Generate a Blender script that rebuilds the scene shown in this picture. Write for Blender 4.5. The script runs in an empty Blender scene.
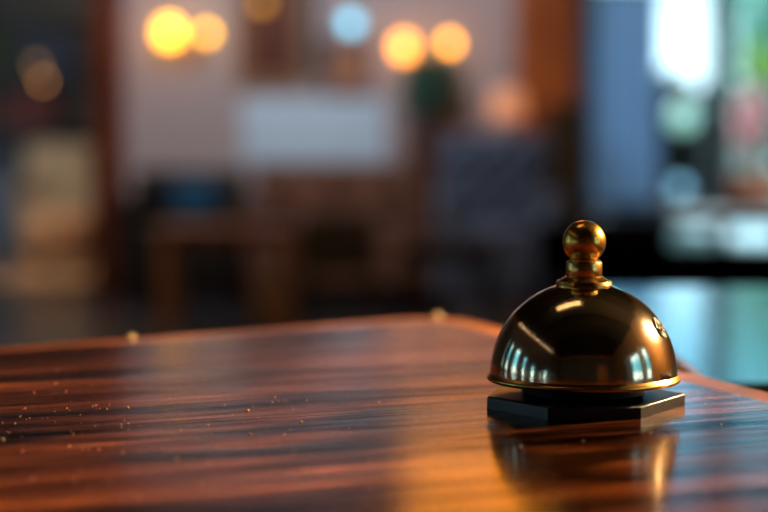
import bpy, bmesh, math, random
from mathutils import Vector, Matrix
random.seed(7)
SC = bpy.context.scene
COL = SC.collection
PI = math.pi
# ------------------------------------------------------------------ camera
F = 768 * 85.0 / 36.0
PITCH = math.atan(121.0 / F)
CAMZ = 0.8822
TZ = 0.76                                   # table top height
cam = bpy.data.cameras.new('camera'); camo = bpy.data.objects.new('camera', cam); COL.objects.link(camo)
camo.location = (0, 0, CAMZ); camo.rotation_euler = (PI / 2 - PITCH, 0, 0)
cam.lens = 85; cam.sensor_width = 36; cam.clip_start = 0.02; cam.clip_end = 200
cam.dof.use_dof = True; cam.dof.focus_distance = 0.795; cam.dof.aperture_fstop = 4.5; cam.dof.aperture_blades = 0
SC.camera = camo
SC.view_settings.view_transform = 'Standard'; SC.view_settings.look = 'None'
SC.view_settings.exposure = 0.0; SC.view_settings.gamma = 0.9
SC.cycles.use_denoising = True
SC.cycles.max_bounces = 8; SC.cycles.diffuse_bounces = 3; SC.cycles.glossy_bounces = 5
SC.cycles.sample_clamp_indirect = 4.0; SC.cycles.caustics_reflective = True; SC.cycles.blur_glossy = 0.5


def ray(px, py):
    x = (px - 384) / F; u = (256 - py) / F
    return Vector((x, math.cos(PITCH) + math.sin(PITCH) * u, -math.sin(PITCH) + math.cos(PITCH) * u))


def at(px, py, Y):
    r = ray(px, py); return Vector((0, 0, CAMZ)) + r * (Y / r.y)


def onz(px, py, z):
    r = ray(px, py); return Vector((0, 0, CAMZ)) + r * ((z - CAMZ) / r.z)


# ------------------------------------------------------------------ materials
def s2l(c):
    return tuple(((v / 255) / 12.92 if v / 255 <= .04045 else (((v / 255) + .055) / 1.055) ** 2.4) for v in c) + (1,)


MATS = {}


def mat(name, rgb, rough=.6, metal=0, emit=None, estr=0, var=.12, vscale=8, bump=0, bscale=60, coat=0, spec=.5, alpha=1, sheen=0):
    """procedural material: base colour varied by noise, optional noise bump"""
    if name in MATS: return MATS[name]
    m = bpy.data.materials.new(name); m.use_nodes = True
    nt = m.node_tree; b = nt.nodes['Principled BSDF']
    c = s2l(rgb)
    tc = nt.nodes.new('ShaderNodeTexCoord')
    nz = nt.nodes.new('ShaderNodeTexNoise'); nz.inputs['Scale'].default_value = vscale; nz.inputs['Detail'].default_value = 4
    nt.links.new(tc.outputs['Object'], nz.inputs['Vector'])
    rp = nt.nodes.new('ShaderNodeValToRGB')
    rp.color_ramp.elements[0].position = .3; rp.color_ramp.elements[1].position = .7
    rp.color_ramp.elements[0].color = tuple(max(0, v * (1 - var)) for v in c[:3]) + (1,)
    rp.color_ramp.elements[1].color = tuple(min(1, v * (1 + var)) for v in c[:3]) + (1,)
    nt.links.new(nz.outputs['Fac'], rp.inputs['Fac']); nt.links.new(rp.outputs['Color'], b.inputs['Base Color'])
    b.inputs['Roughness'].default_value = rough; b.inputs['Metallic'].default_value = metal
    b.inputs['Coat Weight'].default_value = coat; b.inputs['Specular IOR Level'].default_value = spec
    if sheen: b.inputs['Sheen Weight'].default_value = sheen
    if emit:
        b.inputs['Emission Color'].default_value = s2l(emit); b.inputs['Emission Strength'].default_value = estr
    if bump:
        n2 = nt.nodes.new('ShaderNodeTexNoise'); n2.inputs['Scale'].default_value = bscale; n2.inputs['Detail'].default_value = 5
        nt.links.new(tc.outputs['Object'], n2.inputs['Vector'])
        bp = nt.nodes.new('ShaderNodeBump'); bp.inputs['Strength'].default_value = bump; bp.inputs['Distance'].default_value = .01
        nt.links.new(n2.outputs['Fac'], bp.inputs['Height']); nt.links.new(bp.outputs['Normal'], b.inputs['Normal'])
    MATS[name] = m
    return m


def wood(name, dark, mid, light, rough=.4, scale=(1, 14, 14), coat=0, rot=0.0, bump=.15, big=1.0, spec=.5):
    if name in MATS: return MATS[name]
    m = bpy.data.materials.new(name); m.use_nodes = True
    nt = m.node_tree; N = nt.nodes.new; L = nt.links.new; b = nt.nodes['Principled BSDF']
    tc = N('ShaderNodeTexCoord'); mp = N('ShaderNodeMapping'); mp.inputs['Scale'].default_value = scale; mp.inputs['Rotation'].default_value = (0, 0, rot)
    L(tc.outputs['Object'], mp.inputs['Vector'])
    n1 = N('ShaderNodeTexNoise'); n1.inputs['Scale'].default_value = 3 * big; n1.inputs['Detail'].default_value = 8; n1.inputs['Roughness'].default_value = .62
    n1.inputs['Distortion'].default_value = .4
    L(mp.outputs['Vector'], n1.inputs['Vector'])
    rp = N('ShaderNodeValToRGB'); e = rp.color_ramp.elements
    e[0].position = .32; e[0].color = s2l(dark); e[1].position = .72; e[1].color = s2l(light)
    x = e.new(.5); x.color = s2l(mid)
    L(n1.outputs['Fac'], rp.inputs['Fac']); L(rp.outputs['Color'], b.inputs['Base Color'])
    b.inputs['Roughness'].default_value = rough; b.inputs['Coat Weight'].default_value = coat; b.inputs['Coat Roughness'].default_value = .1
    b.inputs['Specular IOR Level'].default_value = spec
    bp = N('ShaderNodeBump'); bp.inputs['Strength'].default_value = bump; bp.inputs['Distance'].default_value = .004
    L(n1.outputs['Fac'], bp.inputs['Height']); L(bp.outputs['Normal'], b.inputs['Normal'])
    MATS[name] = m
    return m


# ------------------------------------------------------------------ mesh helpers
class MB:
    def __init__(self): self.bm = bmesh.new(); self.boxy = False

    def box(self, cx, cy, cz, sx, sy, sz, r=0, rz=0, seg=2, M=None):
        g = bmesh.ops.create_cube(self.bm, size=1); vs = g['verts']
        mtx = Matrix.Translation((cx, cy, cz)) @ Matrix.Rotation(rz, 4, 'Z')
        if M is not None: mtx = mtx @ M
        bmesh.ops.transform(self.bm, verts=vs, matrix=mtx @ Matrix.Diagonal((sx, sy, sz, 1)))
        if r:
            self.boxy = True
            es = list({e for v in vs for e in v.link_edges})
            bmesh.ops.bevel(self.bm, geom=es, offset=min(r, .49 * min(sx, sy, sz)), segments=seg, profile=.5, affect='EDGES')
        return self

    def lathe(self, prof, c=(0, 0, 0), n=32, cap=True):
        """prof: list of (radius, z)"""
        rings = []
        for (r, z) in prof:
            if r < 1e-6: rings.append([self.bm.verts.new((c[0], c[1], c[2] + z))])
            else: rings.append([self.bm.verts.new((c[0] + r * math.cos(2 * PI * k / n), c[1] + r * math.sin(2 * PI * k / n), c[2] + z)) for k in range(n)])
        for a, b in zip(rings, rings[1:]):
            for k in range(n):
                k2 = (k + 1) % n
                if len(a) == 1 and len(b) == 1: continue
                if len(a) == 1: f = (a[0], b[k2], b[k])
                elif len(b) == 1: f = (a[k], a[k2], b[0])
                else: f = (a[k], a[k2], b[k2], b[k])
                try: self.bm.faces.new(f)
                except ValueError: pass
        if cap:
            for R, rev in ((rings[0], True), (rings[-1], False)):
                if len(R) > 2: self.bm.faces.new(list(reversed(R)) if rev else R)
        return self

    def tube(self, pts, r, n=10, closed=False, r2=None):
        pts = [Vector(p) for p in pts]; rings = []; N = len(pts)
        for i, p in enumerate(pts):
            if closed: t = pts[(i + 1) % N] - pts[i - 1]
            else: t = pts[min(i + 1, N - 1)] - pts[max(i - 1, 0)]
            t.normalize()
            a = t.orthogonal().normalized() if abs(t.z) > .95 else t.cross(Vector((0, 0, 1))).normalized()
            b = t.cross(a)
            rr = r if r2 is None else r + (r2 - r) * i / max(1, N - 1)
            rings.append([self.bm.verts.new(p + a * rr * math.cos(2 * PI * k / n) + b * rr * math.sin(2 * PI * k / n)) for k in range(n)])
        pairs = list(zip(rings, rings[1:])) + ([(rings[-1], rings[0])] if closed else [])
        for a, b in pairs:
            for k in range(n):
                self.bm.faces.new((a[k], a[(k + 1) % n], b[(k + 1) % n], b[k]))
        if not closed:
            self.bm.faces.new(list(reversed(rings[0]))); self.bm.faces.new(rings[-1])
        return self

    def prism(self, poly, z0, z1, r=0, seg=3):
        lo = [self.bm.verts.new((p[0], p[1], z0)) for p in poly]; hi = [self.bm.verts.new((p[0], p[1], z1)) for p in poly]
        n = len(poly)
        self.bm.faces.new(list(reversed(lo))); top = self.bm.faces.new(hi)
        for k in range(n): self.bm.faces.new((lo[k], lo[(k + 1) % n], hi[(k + 1) % n], hi[k]))
        if r:
            self.boxy = True
            bmesh.ops.bevel(self.bm, geom=list(top.edges), offset=r, segments=seg, profile=.5, affect='EDGES')
        return self

    def ball(self, c, r, sub=3, sc=(1, 1, 1), M=None):
        g = bmesh.ops.create_icosphere(self.bm, subdivisions=sub, radius=r)
        mtx = Matrix.Translation(c) @ (M if M is not None else Matrix.Identity(4)) @ Matrix.Diagonal((*sc, 1))
        bmesh.ops.transform(self.bm, verts=g['verts'], matrix=mtx)
        return self

    def leaf(self, c, size, rnd):
        d = Vector((rnd.uniform(-1, 1), rnd.uniform(-1, 1), rnd.uniform(-.6, 1))).normalized()
        s = d.orthogonal().normalized(); s.rotate(Matrix.Rotation(rnd.uniform(0, 6.28), 3, d))
        c = Vector(c)
        v = [self.bm.verts.new(c), self.bm.verts.new(c + d * size * .5 + s * size * .28), self.bm.verts.new(c + d * size), self.bm.verts.new(c + d * size * .5 - s * size * .28)]
        self.bm.faces.new(v)

    def build(self, name, m, parent=None, smooth=True, loc=None):
        flat = self.boxy and smooth is True
        bmesh.ops.recalc_face_normals(self.bm, faces=self.bm.faces[:]) if smooth != 'raw' else None
        me = bpy.data.meshes.new(name); self.bm.to_mesh(me); self.bm.free()
        for p in me.polygons: p.use_smooth = bool(smooth)
        if smooth is True:
            try: me.set_sharp_from_angle(angle=math.radians(38))
            except Exception: pass
        me.materials.append(m)
        o = bpy.data.objects.new(name, me); COL.objects.link(o)
        if flat:
            wn = o.modifiers.new('weighted_normals', 'WEIGHTED_NORMAL'); wn.keep_sharp = True; wn.weight = 80
        if parent is not None: o.parent = parent
        if loc is not None: o.location = loc
        return o


def tag(o, label, cat, group=None, kind=None):
    o['label'] = label; o['category'] = cat
    if group: o['group'] = group
    if kind: o['kind'] = kind
    return o


def thing(name, label, cat, loc=(0, 0, 0), rz=0, group=None):
    o = bpy.data.objects.new(name, None); COL.objects.link(o); o.empty_display_size = .1
    o.location = loc; o.rotation_euler = (0, 0, rz)
    return tag(o, label, cat, group)


def struct(name, mb, m, label=None, cat=None, smooth=False):
    o = mb.build(name, m, smooth=smooth); o['kind'] = 'structure'
    o['label'] = label or name.replace('_', ' '); o['category'] = cat or name.split('_')[0]
    return o


def copy_tree(o, parent=None):
    c = o.copy(); COL.objects.link(c)
    if parent is not None: c.parent = parent
    for ch in list(o.children): copy_tree(ch, c)
    return c


def lamp(name, kind, loc, energy, color, size=.1, target=None, spread=None, size_y=None):
    l = bpy.data.lights.new(name, kind); l.energy = energy; l.color = color
    if kind == 'AREA':
        l.size = size
        if size_y: l.shape = 'RECTANGLE'; l.size_y = size_y
        else: l.shape = 'DISK'
        if spread: l.spread = spread
    else: l.shadow_soft_size = size
    o = bpy.data.objects.new(name, l); COL.objects.link(o); o.location = loc
    if target is not None: o.rotation_euler = (Vector(target) - Vector(loc)).to_track_quat('-Z', 'Y').to_euler()
    return o


# ------------------------------------------------------------------ room constants
FW = 10.3                     # far wall
XL, XR, YB, CEIL = -3.2, 2.6, -3.6, 3.3
X = lambda px, Y=FW: at(px, 135, Y).x
Zp = lambda py, Y=FW: at(384, py, Y).z

# materials
M_plaster = mat('plaster_wall', (186, 172, 172), .8, var=.06, vscale=2, bump=.1, bscale=30)
M_leftwall = mat('dark_left_wall', (84, 84, 90), .7, var=.15, vscale=2)
M_tan = mat('tan_wall', (176, 134, 90), .75, var=.08, vscale=2)
M_ceil = mat('dark_ceiling', (36, 30, 26), .7, var=.2, vscale=3)
M_floor = mat('dark_floor', (52, 47, 46), .22, var=.25, vscale=1.5, spec=.32, bump=.02, bscale=8)
M_redwood = wood('red_wood', (62, 24, 10), (108, 46, 20), (144, 68, 32), .4, (12, 12, 1))
M_pillar = wood('pillar_wood', (112, 52, 18), (168, 84, 32), (206, 116, 50), .45, (12, 12, 1))
M_darkwood = wood('dark_wood', (14, 8, 6), (28, 16, 10), (44, 26, 16), .4, (12, 12, 1))
M_tanwood = wood('tan_wood', (120, 70, 30), (168, 104, 50), (196, 132, 70), .4, (1, 12, 12))
M_black = mat('black_lacquer', (8, 8, 9), .12, spec=.6, coat=.5)
M_brass = mat('aged_brass', (196, 140, 52), .3, 1, var=.12, vscale=20)
M_darkmetal = mat('dark_metal', (26, 26, 28), .4, .8)

# ------------------------------------------------------------------ room shell
struct('floor', MB().box((XL + XR) / 2, 5.2, -.05, XR - XL + 2, 19.2, .1), M_floor, 'dark polished floor of the lounge', 'floor')
struct('ceiling', MB().box((XL + XR) / 2, (FW + YB) / 2, CEIL + .05, XR - XL + .4, FW - YB + .4, .1), M_ceil, 'dark ceiling over the lounge', 'ceiling')
# far wall with doorway at left and window at right
dx0, dx1, dz = -3.05, X(99), 2.25
wx0, wx1, wz0, wz1 = X(580), 2.5, .44, 2.75
far = MB()
far.box((XL - .2 + dx0) / 2, FW + .1, CEIL / 2, dx0 - XL + .2, .2, CEIL)
far.box((dx0 + dx1) / 2, FW + .1, (dz + CEIL) / 2, dx1 - dx0, .2, CEIL - dz)
far.box((dx1 + wx0) / 2, FW + .1, CEIL / 2, wx0 - dx1, .2, CEIL)
far.box((wx0 + wx1) / 2, FW + .1, (wz1 + CEIL) / 2, wx1 - wx0, .2, CEIL - wz1)
far.box((wx1 + XR + .2) / 2, FW + .1, CEIL / 2, XR + .2 - wx1, .2, CEIL)
struct('wall_far', far, M_plaster, 'pale plaster far wall with wall lamps, beyond the sofas', 'wall')
struct('wall_sill', MB().box((wx0 + wx1) / 2, FW + .1, wz0 / 2, wx1 - wx0, .2, wz0), mat('sill_wall', (30, 22, 20), .6), 'dark low wall under the bright window', 'wall')
struct('trim_sill', MB().box((wx0 + wx1) / 2, FW + .02, wz0 - .02, wx1 - wx0, .36, .04, .01), M_darkwood, 'dark wooden sill along the bright window', 'trim')
# left wall with low windows (seen in the bell)
lw = MB(); WN = [(-3.0, -2.78, 1.3), (-2.5, -2.3, 1.2), (-1.9, -1.5, 1.4), (-1.2, -1.05, 1.2), (-.5, -.2, 1.45), (.4, .62, 1.8), (1.2, 1.7, 2.0), (2.3, 2.6, 2.1), (3.2, 3.4, 2.1)]; wins = [(q[0], q[1]) for q in WN]
ys = [YB - .2] + [v for w in wins for v in w] + [FW + .2]
for k in range(0, len(ys), 2):
    lw.box(XL - .1, (ys[k] + ys[k + 1]) / 2, CEIL / 2, .2, ys[k + 1] - ys[k], CEIL)
for a, b, zt_ in WN:
    lw.box(XL - .1, (a + b) / 2, .35, .2, b - a, .7); lw.box(XL - .1, (a + b) / 2, (zt_ + CEIL) / 2, .2, b - a, CEIL - zt_)
struct('wall_left', lw, M_leftwall, 'dark left wall with narrow windows, reflected in the bell', 'wall')
# right wall with one window
rw = MB(); ra, rb, rz0, rz1 = -1.3, .6, .6, 2.0
rw.box(XR + .1, (YB - .2 + ra) / 2, CEIL / 2, .2, ra - YB + .2, CEIL); rw.box(XR + .1, (rb + FW + .2) / 2, CEIL / 2, .2, FW + .2 - rb, CEIL)
rw.box(XR + .1, (ra + rb) / 2, rz0 / 2, .2, rb - ra, rz0); rw.box(XR + .1, (ra + rb) / 2, (rz1 + CEIL) / 2, .2, rb - ra, CEIL - rz1)
struct('wall_right', rw, M_tan, 'tan plaster right wall with a curtained window, reflected in the bell', 'wall')
bw = MB(); bw.box((XL + XR) / 2, YB - .1, CEIL / 2, XR - XL + .4, .2, CEIL)
struct('wall_near', bw, M_leftwall, 'dark wall behind the viewer, reflected in the bell', 'wall')
struct('trim_near', MB().box(1.5, YB + .02, 1.1, 1.1, .06, 2.2, .01), M_tanwood, 'tan wooden door panel on the wall behind the viewer', 'trim')
tr = MB(); tr.box(XL + .05, (YB + FW) / 2, CEIL - .18, .1, FW - YB, .22, .02)
struct('trim_left', tr, M_tanwood, 'tan wooden cornice along the left wall', 'trim')
struct('trim_back', MB().box((XL + XR) / 2, YB + .05, CEIL - .18, XR - XL - .2, .1, .22, .02), M_tanwood, 'tan wooden cornice behind the viewer', 'trim')
for i, y in enumerate((-2.4, -.9, .6, 2.1, 3.6, 5.1, 6.6, 8.1)):
    struct('trim_%d' % (i + 1), MB().box((XL + XR) / 2, y, CEIL - .09, XR - XL, .16, .18, .01), M_darkwood, 'dark wooden ceiling beam over the lounge, number %d of eight from the viewer' % (i + 1), 'beam')
# doorway frame: red-brown posts and header
M_frame = M_redwood
fx = (X(97) + X(126)) / 2
d = MB(); d.box(fx, FW - .02, 1.15, X(126) - X(97), .3, 2.3, .015); d.box(dx0 - .07, FW - .02, 1.15, .16, .3, 2.3, .015)
d.box((dx0 + dx1) / 2, FW - .02, 2.31, dx1 - dx0 - .02, .3, .1, .01)
struct('door_1', d, M_frame, 'red-brown wooden frame of the open doorway at the left', 'door')
bb = MB(); bb.box((X(127) + X(514)) / 2, FW - .012, .06, X(514) - X(127), .024, .12, .005)
struct('baseboard_far', bb, M_darkwood, 'dark baseboard along the pale far wall', 'baseboard')

struct('trim_shade_band', MB().box((XL + wx0) / 2 - .03, FW - .06, (2.55 + CEIL) / 2, wx0 - XL - .3, .1, CEIL - 2.55, .01), M_darkwood, 'added dark boarding along the top of the far wall, dimming its reflection in the table', 'trim')  # unseen boarding, added to darken the wall top mirrored in the table
# wooden pillar at the window
p0, p1 = X(516, 10.1), X(575, 10.1); pc, pw = (p0 + p1) / 2, p1 - p0
pm = MB(); pm.box(pc, 10.1, CEIL / 2, pw, .34, CEIL - .002, .03); pm.box(pc, 10.1, .12, pw + .05, .4, .24, .015)
struct('pillar', pm, M_pillar, 'orange-brown wooden pillar between pale wall and window', 'pillar')

# far window: frame, mullions, panes
M_winframe = mat('window_frame_paint', (40, 60, 72), .4)
M_glass = bpy.data.materials.new('window_glass'); M_glass.use_nodes = True
nt = M_glass.node_tree; nt.nodes.clear()
mo = nt.nodes.new('ShaderNodeOutputMaterial'); tr_ = nt.nodes.new('ShaderNodeBsdfTransparent'); gl = nt.nodes.new('ShaderNodeBsdfGlossy'); mx = nt.nodes.new('ShaderNodeMixShader')
gl.inputs['Roughness'].default_value = .02; fr = nt.nodes.new('ShaderNodeFresnel'); fr.inputs['IOR'].default_value = 1.3
tr_.inputs['Color'].default_value = (.95, .99, 1, 1)
nt.links.new(fr.outputs[0], mx.inputs['Fac']); nt.links.new(tr_.outputs[0], mx.inputs[1]); nt.links.new(gl.outputs[0], mx.inputs[2]); nt.links.new(mx.outputs[0], mo.inputs['Surface'])
mull = X(722)
wf = MB(); t = .06
wf.box(wx0 + t / 2, FW + .1, (wz0 + wz1) / 2, t, .08, wz1 - wz0); wf.box(wx1 - t / 2, FW + .1, (wz0 + wz1) / 2, t, .08, wz1 - wz0)
wf.box((wx0 + wx1) / 2, FW + .1, wz1 - t / 2, wx1 - wx0, .08, t); wf.box((wx0 + wx1) / 2, FW + .1, wz0 + t / 2, wx1 - wx0, .08, t)
wf.box(mull, FW + .1, (wz0 + wz1) / 2, .12, .1, wz1 - wz0)
w1 = struct('window_1', wf, M_winframe, 'tall bright window with dark teal mullion at the right', 'window')
for a, b in ((wx0, mull), (mull, wx1)):
    g = MB().box((a + b) / 2, FW + .1, (wz0 + wz1) / 2, b - a - .1, .006, wz1 - wz0 - .1).build('pane', M_glass, w1, False)
# side windows
rwf = MB()
for y in (ra + .03, (ra + rb) / 2, rb - .03): rwf.box(XR + .1, y, (rz0 + rz1) / 2, .06, .05, rz1 - rz0)
for z in (rz0 + .025, rz1 - .025): rwf.box(XR + .1, (ra + rb) / 2, z, .06, rb - ra, .05)
w2 = struct('window_2', rwf, mat('white_paint', (215, 215, 215), .5), 'white curtained window in the tan right wall, reflected in the bell', 'window')
MB().box(XR + .1, (ra + rb) / 2, (rz0 + rz1) / 2, .005, rb - ra - .04, rz1 - rz0 - .04).build('pane', M_glass, w2, False)
for i, (a, b, zt_) in enumerate(WN):
    f = MB(); hm, hh = (.7 + zt_) / 2, zt_ - .7
    f.box(XL - .1, a + .015, hm, .06, .03, hh); f.box(XL - .1, b - .015, hm, .06, .03, hh)
    f.box(XL - .1, (a + b) / 2, .715, .06, b - a, .03); f.box(XL - .1, (a + b) / 2, zt_ - .015, .06, b - a, .03)
    w = struct('window_%d' % (3 + i), f, M_winframe, 'narrow low window in the left wall, number %d from the back' % (i + 1), 'window')
    MB().box(XL - .1, (a + b) / 2, hm, .005, b - a - .04, hh - .04).build('pane', M_glass, w, False)


def curtain(name, label, x0, x1, y, z0, z1, m, waves, amp=.03, axis='x'):
    mb = MB(); n = waves * 10; cols = []
    for i in range(n + 1):
        s = i / n; q = x0 + (x1 - x0) * s; o_ = amp * math.sin(s * waves * 2 * PI)
        cols.append([mb.bm.verts.new((q, y + o_ * (1 if k else .6), z) if axis == 'x' else (y + o_ * (1 if k else .6), q, z)) for k, z in enumerate((z1, (z0 + z1) / 2, z0))])
    for a, b in zip(cols, cols[1:]):
        for k in range(2): mb.bm.faces.new((a[k], b[k], b[k + 1], a[k + 1]))
    return mb


M_curtain = mat('blue_grey_curtain', (112, 162, 204), .9, var=.1, vscale=3)
nt = M_curtain.node_tree; b = nt.nodes['Principled BSDF']
trn = nt.nodes.new('ShaderNodeBsdfTranslucent'); trn.inputs['Color'].default_value = s2l((190, 215, 240)); mxs = nt.nodes.new('ShaderNodeMixShader'); mxs.inputs['Fac'].default_value = .08
out = nt.nodes['Material Output']
nt.links.new(b.outputs[0], mxs.inputs[1]); nt.links.new(trn.outputs[0], mxs.inputs[2]); nt.links.new(mxs.outputs[0], out.inputs['Surface'])
cu = thing('curtain', 'blue-grey half-height curtain hanging beside the wooden pillar at the window', 'curtain', (0, 0, 0))
curtain('c', '', X(578, 10.12), X(660, 10.12), 10.14, .5, 1.69, M_curtain, 6).build('drape', M_curtain, cu)
MB().tube([(X(577, 10.12), 10.14, 1.70), (X(664, 10.12), 10.14, 1.70)], .014).build('rod', M_darkmetal, cu)
M_c2 = mat('white_blue_curtain', (196, 208, 226), .9, var=.05)
for (a, b, lab) in ((-1.4, -.75, 'pale blue curtain on the near side of the right wall window'), (-.1, .3, 'pale blue curtain on the far side of the right wall window')):
    c = curtain('c', '', a, b, XR - .07, .5, 2.06, M_c2, 4, .025, 'y').build('curtain', M_c2); tag(c, lab, 'curtain', 'curtains of the right wall window')

# ------------------------------------------------------------------ TABLE
C = onz(452, 312, TZ); Lp = onz(0, 345, TZ); Rp = onz(768, 386, TZ)
u = (Lp - C).normalized(); w = (Rp - C).normalized()
corners = [C, C + u * 1.35, C + u * 1.35 + w * 1.25, C + w * 1.25]


def offset_round(poly, d, rho, n=10):
    """convex CCW polygon, its edges moved inward by d, corners filleted with radius rho - d"""
    N = len(poly); P = [Vector(p[:2]) for p in poly]; lines = []
    for i in range(N):
        p, q = P[i], P[(i + 1) % N]; t = (q - p).normalized(); nn_ = Vector((-t.y, t.x)); lines.append((p + nn_ * d, t, nn_))
    pts_ = []; r = max(rho - d, .004)
    for i in range(N):
        (p, t, n1), (q, v, n2) = lines[i - 1], lines[i]
        den = t.x * v.y - t.y * v.x; s_ = ((q - p).x * v.y - (q - p).y * v.x) / den
        c = p + t * s_                                      # offset corner
        half = math.acos(max(-1, min(1, (-t).dot(v)))) / 2; bis = (v - t).normalized(); o_ = c + bis * (r / math.sin(half))
        a0 = math.atan2(-n1.y, -n1.x); a1 = math.atan2(-n2.y, -n2.x)
        while a1 < a0: a1 += 2 * PI
        for k in range(n + 1):
            a = a0 + (a1 - a0) * k / n; pts_.append((o_.x + r * math.cos(a), o_.y + r * math.sin(a)))
    return pts_


tc4 = [c[:] for c in corners]
if sum(tc4[i - 1][0] * tc4[i][1] - tc4[i][0] * tc4[i - 1][1] for i in range(4)) < 0: tc4 = tc4[::-1]
RHO = .045
outline = lambda d: offset_round(tc4, d, RHO)
tb_c = (corners[0] + corners[2]) / 2
TB = thing('wooden_table', 'glossy dark red-brown wooden table with worn, warm-lit orange edge, under the bell', 'table', (tb_c.x, tb_c.y, 0))
loc = lambda poly: [(p[0] - tb_c.x, p[1] - tb_c.y) for p in poly]
GRAIN = math.atan2(u.y, u.x)


def table_mat():
    m = bpy.data.materials.new('table_wood'); m.use_nodes = True
    nt = m.node_tree; N = nt.nodes.new; L = nt.links.new; b = nt.nodes['Principled BSDF']
    tc = N('ShaderNodeTexCoord'); rt = N('ShaderNodeMapping'); rt.inputs['Rotation'].default_value = (0, 0, -GRAIN + .22)
    L(tc.outputs['Object'], rt.inputs['Vector'])

    def noise(sx, sy, scale, det, rough, dist=0, off=(0, 0, 0)):
        mp = N('ShaderNodeMapping'); mp.inputs['Scale'].default_value = (sx, sy, 1); mp.inputs['Location'].default_value = off
        L(rt.outputs['Vector'], mp.inputs['Vector'])
        n = N('ShaderNodeTexNoise'); n.inputs['Scale'].default_value = scale; n.inputs['Detail'].default_value = det
        n.inputs['Roughness'].default_value = rough; n.inputs['Distortion'].default_value = dist
        L(mp.outputs['Vector'], n.inputs['Vector']); return n.outputs['Fac']

    fine = noise(3, 60, 4, 6, .65, .3)
    med = noise(1.6, 16, 2.2, 6, .6, .8)
    blot = noise(2.2, 9, 2.6, 3, .5, .5, (3.1, 1.7, 0))
    pore = noise(14, 260, 3, 3, .6)

    def ramp(f, *st):
        r = N('ShaderNodeValToRGB'); e = r.color_ramp.elements
        e[0].position, e[0].color = st[0]; e[1].position, e[1].color = st[-1]
        for s in st[1:-1]:
            x = e.new(s[0]); x.color = s[1]
        L(f, r.inputs['Fac']); return r.outputs['Color']

    def mix(a, bb, fac, mode='MIX'):
        x = N('ShaderNodeMix'); x.data_type = 'RGBA'; x.blend_type = mode
        if isinstance(fac, float): x.inputs['Factor'].default_value = fac
        else: L(fac, x.inputs['Factor'])
        L(a, x.inputs['A']); L(bb, x.inputs['B']); return x.outputs['Result']

    base = ramp(med, (.3, s2l((28, 14, 8))), (.46, s2l((78, 38, 18))), (.56, s2l((122, 62, 26))), (.72, s2l((176, 100, 44))))
    fcol = ramp(fine, (.36, (.12, .1, .1, 1)), (.48, (.75, .75, .75, 1)), (.56, (1, 1, 1, 1)), (.68, (1.7, 1.55, 1.3, 1)))
    c1 = mix(base, fcol, 1.0, 'MULTIPLY')
    bl = ramp(blot, (.38, (.08, .08, .09, 1)), (.48, (.7, .7, .7, 1)), (.55, (1, 1, 1, 1)))
    c2 = mix(c1, bl, 1.0, 'MULTIPLY')
    pr = ramp(pore, (.38, (.55, .5, .48, 1)), (.5, (1, 1, 1, 1)))
    c3 = mix(c2, pr, .9, 'MULTIPLY')
    L(c3, b.inputs['Base Color'])
    rr = N('ShaderNodeMapRange'); rr.inputs['From Min'].default_value = .35; rr.inputs['From Max'].default_value = .65; rr.inputs['To Min'].default_value = .2; rr.inputs['To Max'].default_value = .075
    L(fine, rr.inputs['Value']); L(rr.outputs['Result'], b.inputs['Roughness'])
    sm = N('ShaderNodeMapRange'); sm.inputs['From Min'].default_value = .38; sm.inputs['From Max'].default_value = .6; sm.inputs['To Min'].default_value = .04; sm.inputs['To Max'].default_value = .28
    L(med, sm.inputs['Value']); gm = N('ShaderNodeMapRange'); gm.inputs['From Min'].default_value = .38; gm.inputs['From Max'].default_value = .56; gm.inputs['To Min'].default_value = .25; L(fine, gm.inputs['Value'])
    ml = N('ShaderNodeMath'); ml.operation = 'MULTIPLY'; L(sm.outputs['Result'], ml.inputs[0]); L(gm.outputs['Result'], ml.inputs[1]); L(ml.outputs[0], b.inputs['Specular IOR Level'])
    b.inputs['Coat Weight'].default_value = .03; b.inputs['Coat Roughness'].default_value = .1
    add = N('ShaderNodeMath'); add.operation = 'MULTIPLY_ADD'; add.inputs[1].default_value = .5; L(pore, add.inputs[0]); L(fine, add.inputs[2])
    bp = N('ShaderNodeBump'); bp.inputs['Strength'].default_value = .14; bp.inputs['Distance'].default_value = .0004
    L(add.outputs[0], bp.inputs['Height']); L(bp.outputs['Normal'], b.inputs['Normal'])
    # the lacquer coat follows the pores a little less
    bp2 = N('ShaderNodeBump'); bp2.inputs['Strength'].default_value = .04; bp2.inputs['Distance'].default_value = .0015
    L(add.outputs[0], bp2.inputs['Height']); L(bp2.outputs['Normal'], b.inputs['Coat Normal'])
    return m


M_table = table_mat()
M_edge = wood('worn_lit_edge', (92, 48, 18), (140, 76, 28), (178, 108, 48), .28, (6, 6, 6), coat=0, spec=.4, bump=.1)  # orange holds both the wear and the warm light caught along the edge
inn = outline(.03)
MB().prism(loc(inn), TZ - .035, TZ).build('tabletop', M_table, TB, False)
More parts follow.
